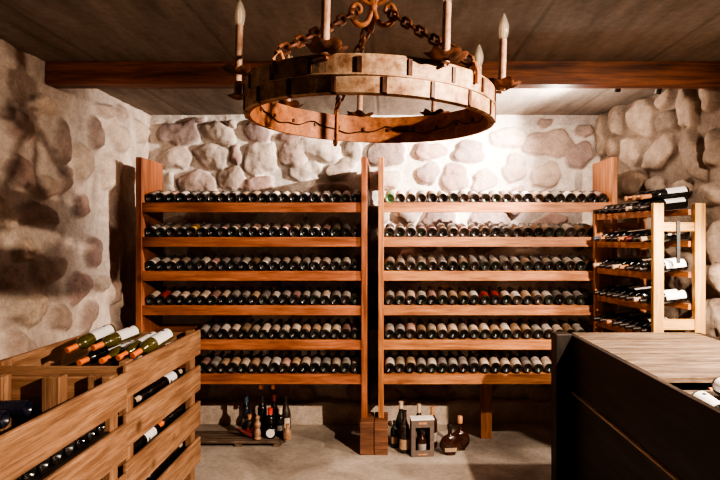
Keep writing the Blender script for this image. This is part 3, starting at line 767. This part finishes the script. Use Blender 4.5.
std('liqueur_bottle', BG, 'glass_brown', at(286, 4.55), 4.54, Zp, 'brown bottle with cream label at the right end of the pallet', 'bottle', G2, ('lab_cream', .0407, .05, .13), ('caps_dark', foilp()))
std('liqueur_bottle', pscale(BD, .95, .72), 'glass_clean', at(270.5, 4.5), 4.49, Zp, 'short bottle with bright red cap just behind the round-labelled flask', 'bottle', G2, None, ('red', pscale(foilp(), 1.25, .72)))
std('liqueur_bottle', pscale(BD, .9, .75), 'glass_clean', at(281, 4.5), 4.475, Zp, 'small dark bottle with cream cap, in front of the brown bottle', 'bottle', G2, ('lab_grey', .034, .05, .09), ('caps_cream', pscale(foilp(), 1.0, .75)))
std('liqueur_bottle', pscale(BD, .8, .55), 'glass_brown', at(250, 4.5), 4.485, Zp, 'small bottle with a red label left of the painted figure', 'bottle', G2, ('lab_red', .0302, .03, .07), ('caps_copper', pscale(foilp(), 1.0, .55)))
# round flask with white disc label
def flask(x, y, z, R, th, label, group, glassm, cap_m, neck, disc=None, plate=None, name='flask', rot=0.0):
    root = empty(name, (x, y, z), label, 'bottle', group); root.rotation_euler = (0, 0, rot)
    prof = [(0, -th), (R*.55, -th*.96), (R*.85, -th*.70), (R*.97, -th*.3), (R, 0), (R*.97, th*.3), (R*.85, th*.70), (R*.55, th*.96), (0, th)]
    m = MB().lathe(prof, 32, Matrix.Translation((0, 0, R*.97)) @ Matrix.Rotation(PI/2, 4, 'X'))
    m.lathe([(R*.30, R*1.85), (R*.20, R*2.0), (R*.19, R*2.0+neck), (0, R*2.0+neck)], 16)
    m.lathe([(0, 0), (R*.55, 0), (R*.55, R*.12), (R*.4, R*.2)], 20, sy=.6)
    o = m.build('glass_body', M[glassm], root, 40)
    c = MB().lathe([(R*.26, R*2.0+neck*.75), (R*.27, R*2.0+neck*1.5), (R*.22, R*2.0+neck*1.6), (0, R*2.0+neck*1.6)], 16).build('stopper', M[cap_m], root, 40)
    if disc:
        MB().lathe([(R*.62, -th-.003), (R*.62, -th*.6), (0, -th*.6)], 28, Matrix.Translation((0, 0, R*.97)) @ Matrix.Rotation(PI/2, 4, 'X') @ Matrix.Scale(-1, 4, (0, 0, 1)) @ Matrix.Scale(-1, 4, (0, 0, 1))).build('round_label', M[disc], root, 30)
    if plate:
        MB().box(-R*.6, R*.6, -th*1.02, -th*.5, R*.35, R*.75).build('paper_label', M[plate], root, bevel=.003)
    return root
flask(at(271, 4.42), 4.42, Zp, .048, .025, 'round dark flask with a white disc label at the front of the pallet', G2, 'glass_clean', 'caps_dark', .03)
fl = [o for o in bpy.data.objects if o.get('label', '').startswith('round dark flask')][0]
MB().lathe([(0, 0), (.033, 0), (.033, .006), (0, .006)], 28, Matrix.Translation((0, -.022, .0466)) @ Matrix.Rotation(PI/2, 4, 'X')).build('round_label', M['white'], fl, 30)
std('figurine', [(.026, 0), (.030, .008), (.022, .02), (.028, .045), (.024, .07), (.016, .085), (.024, .10), (.028, .12), (.018, .138), (.013, .148), (.018, .16), (.019, .172), (.012, .184), (0, .187)], 'figure',
    at(257.5, 4.4), 4.40, Zp, 'small carved painted ceramic figure standing at the front edge of the pallet', 'figurine')
# curved horn-like dish with white tip
hm = MB(); pts = []; rs = []
for k in range(12):
    f = k/11; pts.append((at(240, 4.42)+.16*f-.02, 4.43+.01*f, Zp+.075-.06*math.sin(f*PI*.55)+.0)); rs.append(.006+.018*math.sin(f*PI*.62))
tag(hm.tube(pts, rs, 10).build('drinking_horn', M['lab_cream'] if False else M['caps_wine'], smooth=60), 'curved horn lying left of the painted figure on the pallet', 'horn')
# ceramic jug lying at the right end of the pallet
std('stoneware_jug', pscale([(.03, 0), (.036, .01), (.038, .05), (.030, .075), (.014, .09), (.013, .11), (.017, .112), (.016, .12), (0, .12)], .9, 1), 'figure', at(287.5, 4.40), 4.395, Zp, 'small stoneware jug at the right front corner of the pallet', 'jug')

# ------------------------------------------------------------------ bottles on the floor between the racks
G3 = 'bottles on the floor by the foot blocks'
o = std('sparkling_wine_bottle', pscale(BG, 1.05, 1.05), 'glass_brown', at(404.5, 4.26), 4.27, 0, 'brown bottle with gold label on the floor, left of the grey gift box', 'bottle', G3, ('lab_tan', .0427, .03, .105), ('caps_dark', pscale(foilp(), 1.05, 1.05)))
MB().arc_sheet(.0315, .178, .205, -PI/2-1.2, -PI/2+1.2, 10).build('neck_label', M['lab_gold'], o, 60)
std('sparkling_wine_bottle', pscale(BG, 1.1, 1.12), 'glass_green', at(401, 4.45), 4.43, 0, 'green bottle with pale neck behind the brown gold-labelled bottle', 'bottle', G3, ('lab_grey', .0445, .05, .12), ('caps_cream', pscale(foilp(), 1.1, 1.12)))
o = std('liqueur_bottle', pscale(BD, .95, .95), 'glass_green', at(394.5, 4.37), 4.37, 0, 'short dark bottle squeezed beside the foot block', 'bottle', G3, ('lab_tan', .036, .05, .12))
o.scale = (.9, .9, .72)
std('liqueur_bottle', pscale(BD, 1, 1.08), 'glass_clean', at(419, 4.40), 4.40, 0, 'dark bottle with whitish neck foil behind the left of the gift box', 'bottle', G3, None, ('caps_cream', pscale(foilp(), 1, 1.08)))
std('liqueur_bottle', pscale(BD, 1, 1.05), 'glass_cognac', at(432.5, 4.36), 4.37, 0, 'reddish-brown bottle with cork-coloured top behind the right of the gift box', 'bottle', G3, ('lab_grey', .0377, .05, .12), ('caps_copper', pscale(foilp(), 1, 1.05)))
# gift box with a window
gb = empty('gift_box', (at(422, 4.2), 4.21, 0), 'grey cardboard gift box with a window showing a flask, on the floor', 'box'); gb.rotation_euler = (0, 0, .10)
w, d_, h = .172, .085, .272
m = MB(); t = .004
m.box(-w/2, -w/2+.032, -d_/2, -d_/2+t, 0, h); m.box(w/2-.032, w/2, -d_/2, -d_/2+t, 0, h)
m.box(-w/2+.032, w/2-.032, -d_/2, -d_/2+t, 0, .05); m.box(-w/2+.032, w/2-.032, -d_/2, -d_/2+t, h-.055, h)
m.box(-w/2, -w/2+t, -d_/2+t, d_/2, 0, h); m.box(w/2-t, w/2, -d_/2+t, d_/2, 0, h)
m.box(-w/2+t, w/2-t, d_/2-t, d_/2, 0, h); m.box(-w/2+t, w/2-t, -d_/2+t, d_/2-t, 0, t)
m.build('carton', M['box_grey'], gb, bevel=.001)
MB().box(-w/2-.002, w/2+.002, -d_/2-.002, d_/2+.002, h, h+.010).build('lid', M['white'], gb, bevel=.002)
MB().box(-.030, .030, -d_/2-.0012, -d_/2-.0002, h-.030, h-.014).build('printed_strip', M['caps_copper'], gb)
MB().box(-.034, .034, -d_/2-.0012, -d_/2-.0002, .014, .024).build('printed_strip', M['caps_copper'], gb)
o = std('cognac_bottle', [(.031, 0), (.035, .006), (.035, .10), (.030, .125), (.015, .145), (.013, .165), (.016, .167), (.016, .178), (0, .178)], 'glass_cognac', at(422, 4.2), 4.211, .006, 'brown cognac bottle inside the windowed grey gift box', 'bottle', None, ('lab_grey', .0355, .03, .085), ('caps_dark', [(.018, .166), (.018, .192), (0, .192)]))
flask(at(450, 4.22), 4.22, 0, .078, .030, 'round dark cognac flask with a pale label, front one of the pair', 'round cognac flasks right of the gift box', 'glass_cognac', 'caps_dark', .045, plate='lab_tan', rot=.12)
flask(at(460, 4.31), 4.315, 0, .078, .030, 'round dark cognac flask with a cork-coloured stopper, rear one of the pair', 'round cognac flasks right of the gift box', 'glass_cognac', 'caps_copper', .065, rot=.12)

# ------------------------------------------------------------------ chandelier
CX, CY, RR = -.064, 2.0, .428
ZB = CH+.408; HBN = .108
ch = bpy.data.objects.new('chandelier', None); COL.objects.link(ch); ch.location = (CX, CY, ZB)
tag(ch, 'rusty iron ring chandelier with candle bulbs hanging on chains from the ceiling', 'chandelier')
ch.rotation_euler = (math.radians(.6), math.radians(1.6), 0)
def ringpts(r, z, n=96): return [(r*math.cos(2*PI*k/n), r*math.sin(2*PI*k/n), z) for k in range(n)]
m = MB(); n = 96
for (r, z) in ((RR-.012, 0), (RR, 0), (RR, HBN), (RR-.012, HBN)):
    m.v += ringpts(r, z, n)
for j in range(4):
    for k in range(n): m.f.append((j*n+k, j*n+(k+1) % n, ((j+1) % 4)*n+(k+1) % n, ((j+1) % 4)*n+k))
m.build('band', M['rust'], ch, 30)
def plate_ring(z0, z1, off, cnt, r0, r1, gap):
    m = MB()
    for q in range(cnt):
        a0 = 2*PI*(q+off)/cnt+gap; a1 = 2*PI*(q+1+off)/cnt-gap; s = 6; i = len(m.v)
        for k in range(s+1):
            a = a0+(a1-a0)*k/s
            for (r, z) in ((r0, z0), (r1, z0+.003), (r1, z1-.003), (r0, z1)): m.v.append((r*math.cos(a), r*math.sin(a), z))
        for k in range(s):
            for j in range(4): m.f.append((i+k*4+j, i+(k+1)*4+j, i+(k+1)*4+(j+1) % 4, i+k*4+(j+1) % 4))
        m.f.append((i, i+1, i+2, i+3)); m.f.append((i+s*4+3, i+s*4+2, i+s*4+1, i+s*4))
    return m
CN = 19
plate_ring(HBN*.50+.001, HBN, .12, CN, RR+.0005, RR+.010, .017).build('upper_plates', M['plate'], ch)
plate_ring(.0, HBN*.50-.001, .62, CN, RR+.0005, RR+.010, .017).build('lower_plates', M['plate'], ch)
clipM = MB().box(RR+.0005, RR+.014, -.0055, .0055, 0, HBN*.42).mesh('band_clip', M['iron'])
for (z0, off) in ((HBN*.54, .12), (HBN*.04, .62)):
    for q in range(CN):
        o = bpy.data.objects.new('band_clip', clipM); COL.objects.link(o); o.parent = ch
        o.location = (0, 0, z0); o.rotation_euler = (0, 0, 2*PI*(q+off)/CN)
m = MB(); n = 120
m.tube([((RR+.004)*math.cos(2*PI*k/n), (RR+.004)*math.sin(2*PI*k/n), HBN+.001) for k in range(n)], .0045, 6, True)
m.tube([((RR+.012)*math.cos(2*PI*k/n), (RR+.012)*math.sin(2*PI*k/n), HBN*.5) for k in range(n)], .0030, 6, True)
m.build('rim_beads', M['plate'], ch, 60)
# candle holders
angs = [-166, -104.5, -60.5, -14, 26, 56, 98, 140]
tubeS = MB().lathe([(.0125, -.012), (.0125, .155), (.0105, .160), (0, .160)], 16).mesh('candle_tube', M['tube'], 40)
tubeM = MB().lathe([(.0125, -.075), (.0125, .155), (.0105, .160), (0, .160)], 16).mesh('candle_tube', M['tube'], 40)
def pan_mesh():
    m = MB(); seg = 40; i = 0
    for (r, z) in ((.0126, -.004), (.028, -.006), (.045, .001), (.056, .010), (.058, .012), (.045, .005), (.028, -.001), (.0126, .002)):
        for k in range(seg):
            a = 2*PI*k/seg; rr_ = r*(1+(.14*math.cos(6*a) if r > .04 else 0)); zz = z+(.005*math.cos(6*a+.8)+.003*math.sin(3*a) if r > .04 else 0)
            m.v.append((rr_*math.cos(a), rr_*math.sin(a), zz))
    for j in range(8):
        for k in range(seg): m.f.append((j*seg+k, j*seg+(k+1) % seg, ((j+1) % 8)*seg+(k+1) % seg, ((j+1) % 8)*seg+k))
    return m.mesh('drip_pan', M['iron'], 50)
panM = pan_mesh()
capM = MB().lathe([(.004, -.092), (.016, -.088), (.030, -.080), (.028, -.077), (.0125, -.079), (0, -.079)], 20, lobes=5, lobe_amp=.15).mesh('bottom_cup', M['iron'], 40)
bulbM = MB().lathe([(.0105, .158), (.013, .163), (.017, .175), (.0195, .190), (.0185, .205), (.0135, .222), (.0075, .236), (.003, .245), (0, .248)], 20).mesh('bulb', M['bulb'], 60)
bulbM.materials[0] = M['bulb']
filM = MB().tube([(-.004, 0, .166), (-.004, 0, .205), (0, 0, .215), (.004, 0, .205), (.004, 0, .166)], .0012, 6).mesh('filament', M['filament'])
for a in angs:
    ra = math.radians(a); r = RR+.030
    full = a in (-166, 56, 98, 140)
    t = bpy.data.objects.new('candle_tube', tubeM if full else tubeS); COL.objects.link(t); t.parent = ch
    t.location = (r*math.cos(ra), r*math.sin(ra), HBN+(.030 if a == -166 else .008)); t.rotation_euler = (0, 0, ra)
    for nm, me in (('drip_pan', panM), ('bottom_cup', capM), ('bulb', bulbM), ('filament', filM)):
        if nm == 'bottom_cup' and a != -166: continue
        c = bpy.data.objects.new(nm, me); COL.objects.link(c); c.parent = t
    # bracket to the band
    b = MB().tube([(-.028, 0, -.02), (-.014, 0, -.018), (0, 0, -.02)], .005, 6).build('bracket', M['iron'], t, 60)
# central scrolls
ZS = 2.385-ZB                      # lowest point of the scrolls above the ring's bottom
def scroll(ang):
    pts = []; r = []
    # stem piece leaving the centre, sweeping out and curling into a hook
    ctrl = [(.006, .30), (.012, .22), (.018, .15), (.010, .09), (.004, .055), (.022, .012), (.050, .002), (.072, .022), (.078, .050), (.066, .072), (.048, .068), (.044, .050), (.056, .044)]
    for k in range(len(ctrl)-1):
        p0 = ctrl[max(k-1, 0)]; p1 = ctrl[k]; p2 = ctrl[k+1]; p3 = ctrl[min(k+2, len(ctrl)-1)]
        for s in range(5):
            t = s/5; q = []
            for c in (0, 1):
                q.append(.5*((2*p1[c])+(-p0[c]+p2[c])*t+(2*p0[c]-5*p1[c]+4*p2[c]-p3[c])*t*t+(-p0[c]+3*p1[c]-3*p2[c]+p3[c])*t**3))
            pts.append((q[0]*math.cos(ang), q[0]*math.sin(ang), ZS+q[1]))
    n = len(pts); r = [.0105 if k < n*.6 else .0105-.004*(k-n*.6)/(n*.4) for k in range(n)]
    m = MB().tube(pts, r, 8)
    # upper curl opening the other way
    ct = [(.004, .075), (.030, .085), (.058, .105), (.070, .135), (.055, .158), (.036, .150), (.036, .132), (.048, .130)]
    p2_ = []
    for k in range(len(ct)-1):
        p0 = ct[max(k-1, 0)]; p1 = ct[k]; p2 = ct[k+1]; p3 = ct[min(k+2, len(ct)-1)]
        for s in range(5):
            t = s/5; q = [.5*((2*p1[c])+(-p0[c]+p2[c])*t+(2*p0[c]-5*p1[c]+4*p2[c]-p3[c])*t*t+(-p0[c]+3*p1[c]-3*p2[c]+p3[c])*t**3) for c in (0, 1)]
            p2_.append((q[0]*math.cos(ang), q[0]*math.sin(ang), ZS+q[1]))
    m.tube(p2_, .0085, 8)
    return m
chain_ang = [math.radians(-128), math.radians(-42), math.radians(112)]
scr_ang = [math.radians(185), math.radians(-8), math.radians(100)]
for a in scr_ang: scroll(a).build('scroll', M['rust'], ch, 50)
MB().lathe([(.012, ZS+.05), (.012, CEIL-ZB-.005), (.04, CEIL-ZB-.004), (.04, CEIL-ZB-.0005), (0, CEIL-ZB-.0005)], 14).build('stem', M['rust'], ch, 40)
def chain(p0, p1, L=.048, w=.014, r=.0058):
    p0 = Vector(p0); p1 = Vector(p1); D = (p1-p0); n = max(2, int(D.length/(L-.008*1.0))); m = MB(); d = D.normalized()
    s = d.cross(Vector((0, 0, 1))).normalized(); u = s.cross(d)
    for k in range(n):
        c = p0+D*((k+.5)/n); a = s if k % 2 else u
        hl = D.length/n/2+.005
        pts = []
        for q in range(14):
            t = 2*PI*q/14; cx = math.cos(t); sy = math.sin(t)
            ex = (hl-w)*(1 if cx > 0 else -1) if abs(cx) > 1e-6 else 0
            pts.append(c+d*(ex+w*cx)+a*(w*sy))
        m.tube(pts, r, 6, True)
    return m
for a, sa in zip(chain_ang, scr_ang):
    p0 = (.060*math.cos(sa), .060*math.sin(sa), ZS+.045)
    p1 = ((RR-.004)*math.cos(a), (RR-.004)*math.sin(a), HBN+.035)
    c = chain(p0, p1).build('chain', M['iron'], ch, 60)
    # flat hook over the band
    hp = []
    full = a > 0
    for (dr, z) in ((.030, -.012), (.034, .04), (.030, HBN+.01), (.012, HBN+.034), (-.012, HBN+.034), (-.026, HBN+.01), (-.028, .02), (-.024, -.012), (0, -.020), (.02, -.016)) if full else ((.030, HBN-.034), (.031, HBN+.004), (.018, HBN+.028), (-.008, HBN+.034), (-.024, HBN+.018), (-.026, HBN-.02)):
        hp.append(((RR+dr*.62)*math.cos(a), (RR+dr*.62)*math.sin(a), z))
    MB().tube(hp, .0065, 8).build('hook', M['rust'], c, 50)
# ring hanging below the far hook and wire round the inside
wp = []
for k in range(140):
    a = 2*PI*k/140; wp.append(((RR-.018)*math.cos(a), (RR-.018)*math.sin(a), HBN*.62-.030*abs(math.sin(a*4+.6))+.004*math.sin(a*23)))
MB().tube(wp, .0022, 6, True).build('wire', M['black'], ch, 60)
wcM = MB().box(RR-.020, RR-.0125, -.004, .004, HBN*.45, HBN*.57).mesh('wire_clip', M['iron'])
for k in range(24):
    o = bpy.data.objects.new('wire_clip', wcM); COL.objects.link(o); o.parent = ch; o.rotation_euler = (0, 0, 2*PI*k/24+.1)

# ------------------------------------------------------------------ small spot lamps behind the beam
def spot_fix(x, y, lab):
    r = empty('spotlight', (x, y, CEIL), lab, 'spotlight', 'little ceiling spotlights behind the beam')
    MB().lathe([(.004, -.055), (.004, -.004), (.025, -.003), (.025, 0), (0, 0)], 12).build('stem', M['steel'], r, 40)
    MB().lathe([(.022, -.03), (.024, .02), (.012, .032), (0, .032)], 14, Matrix.Translation((0, 0, -.08)) @ Matrix.Rotation(.5, 4, 'X')).build('lamp_head', M['steel'], r, 40)
spot_fix(1.56, 3.80, 'tiny dark ceiling spotlight behind the beam, farther from the right wall')
spot_fix(1.86, 3.85, 'tiny dark ceiling spotlight behind the beam, close to the right wall')

# ------------------------------------------------------------------ lights
def light(kind, loc, power, col, size=.05, target=None, angle=None, blend=.5):
    l = bpy.data.lights.new('lamp', kind); l.energy = power; l.color = col; l.shadow_soft_size = size
    if angle: l.spot_size = math.radians(angle); l.spot_blend = blend
    o = bpy.data.objects.new('lamp', l); COL.objects.link(o); o.location = loc
    if target: o.rotation_euler = (Vector(target)-Vector(loc)).to_track_quat('-Z', 'Y').to_euler()
    return o
light('SPOT', (1.9, .8, 2.52), 850, (1.0, .79, .61), .03, (-.5, 3.9, .9), 108, .6)          # key, front right
can = empty('spotlight', (1.9, .8, CEIL), 'added dark can around the unseen front right lamp, keeping its light off the ceiling', 'spotlight')  # can added out of view to block the key lamp's upward light
MB().lathe([(.0, -.150), (.085, -.150), (.092, -.224), (.095, -.224), (.095, -.004), (0, -.004)], 24).build('light_blocking_can', M['black'], can, 40)
light('SPOT', (1.56, 3.80, 2.60), 760, (1.0, .87, .76), .012, (-.05, 5.03, 2.2), 84, .8)         # behind the beam
light('POINT', (1.25, 4.15, 2.42), 17, (1.0, .87, .75), .03)  # unseen fill without a fixture, added to brighten the ceiling behind the beam
light('SPOT', (2.0, 2.95, 2.12), 175, (1.0, .82, .66), .03, (.75, 3.55, .0), 98, .6)           # right side, over the bench
w = bpy.data.worlds.new('world'); bpy.context.scene.world = w; w.use_nodes = True
w.node_tree.nodes['Background'].inputs[0].default_value = (1.0, .82, .68, 1); w.node_tree.nodes['Background'].inputs[1].default_value = .02

# ------------------------------------------------------------------ camera
cam = bpy.data.cameras.new('camera'); co = bpy.data.objects.new('camera', cam); COL.objects.link(co)
co.location = (0, 0, CH); co.rotation_euler = (PI/2, 0, 0)
cam.sensor_width = 36; cam.lens = 36*F/720; cam.clip_start = .02
cam.shift_x = (360-VX)/720; cam.shift_y = (VY-240)/720
sc = bpy.context.scene; sc.camera = co
sc.view_settings.view_transform = 'AgX'; sc.view_settings.look = 'AgX - High Contrast'
sc.view_settings.exposure = .12
sc.cycles.use_denoising = True
sc.cycles.max_bounces = 8
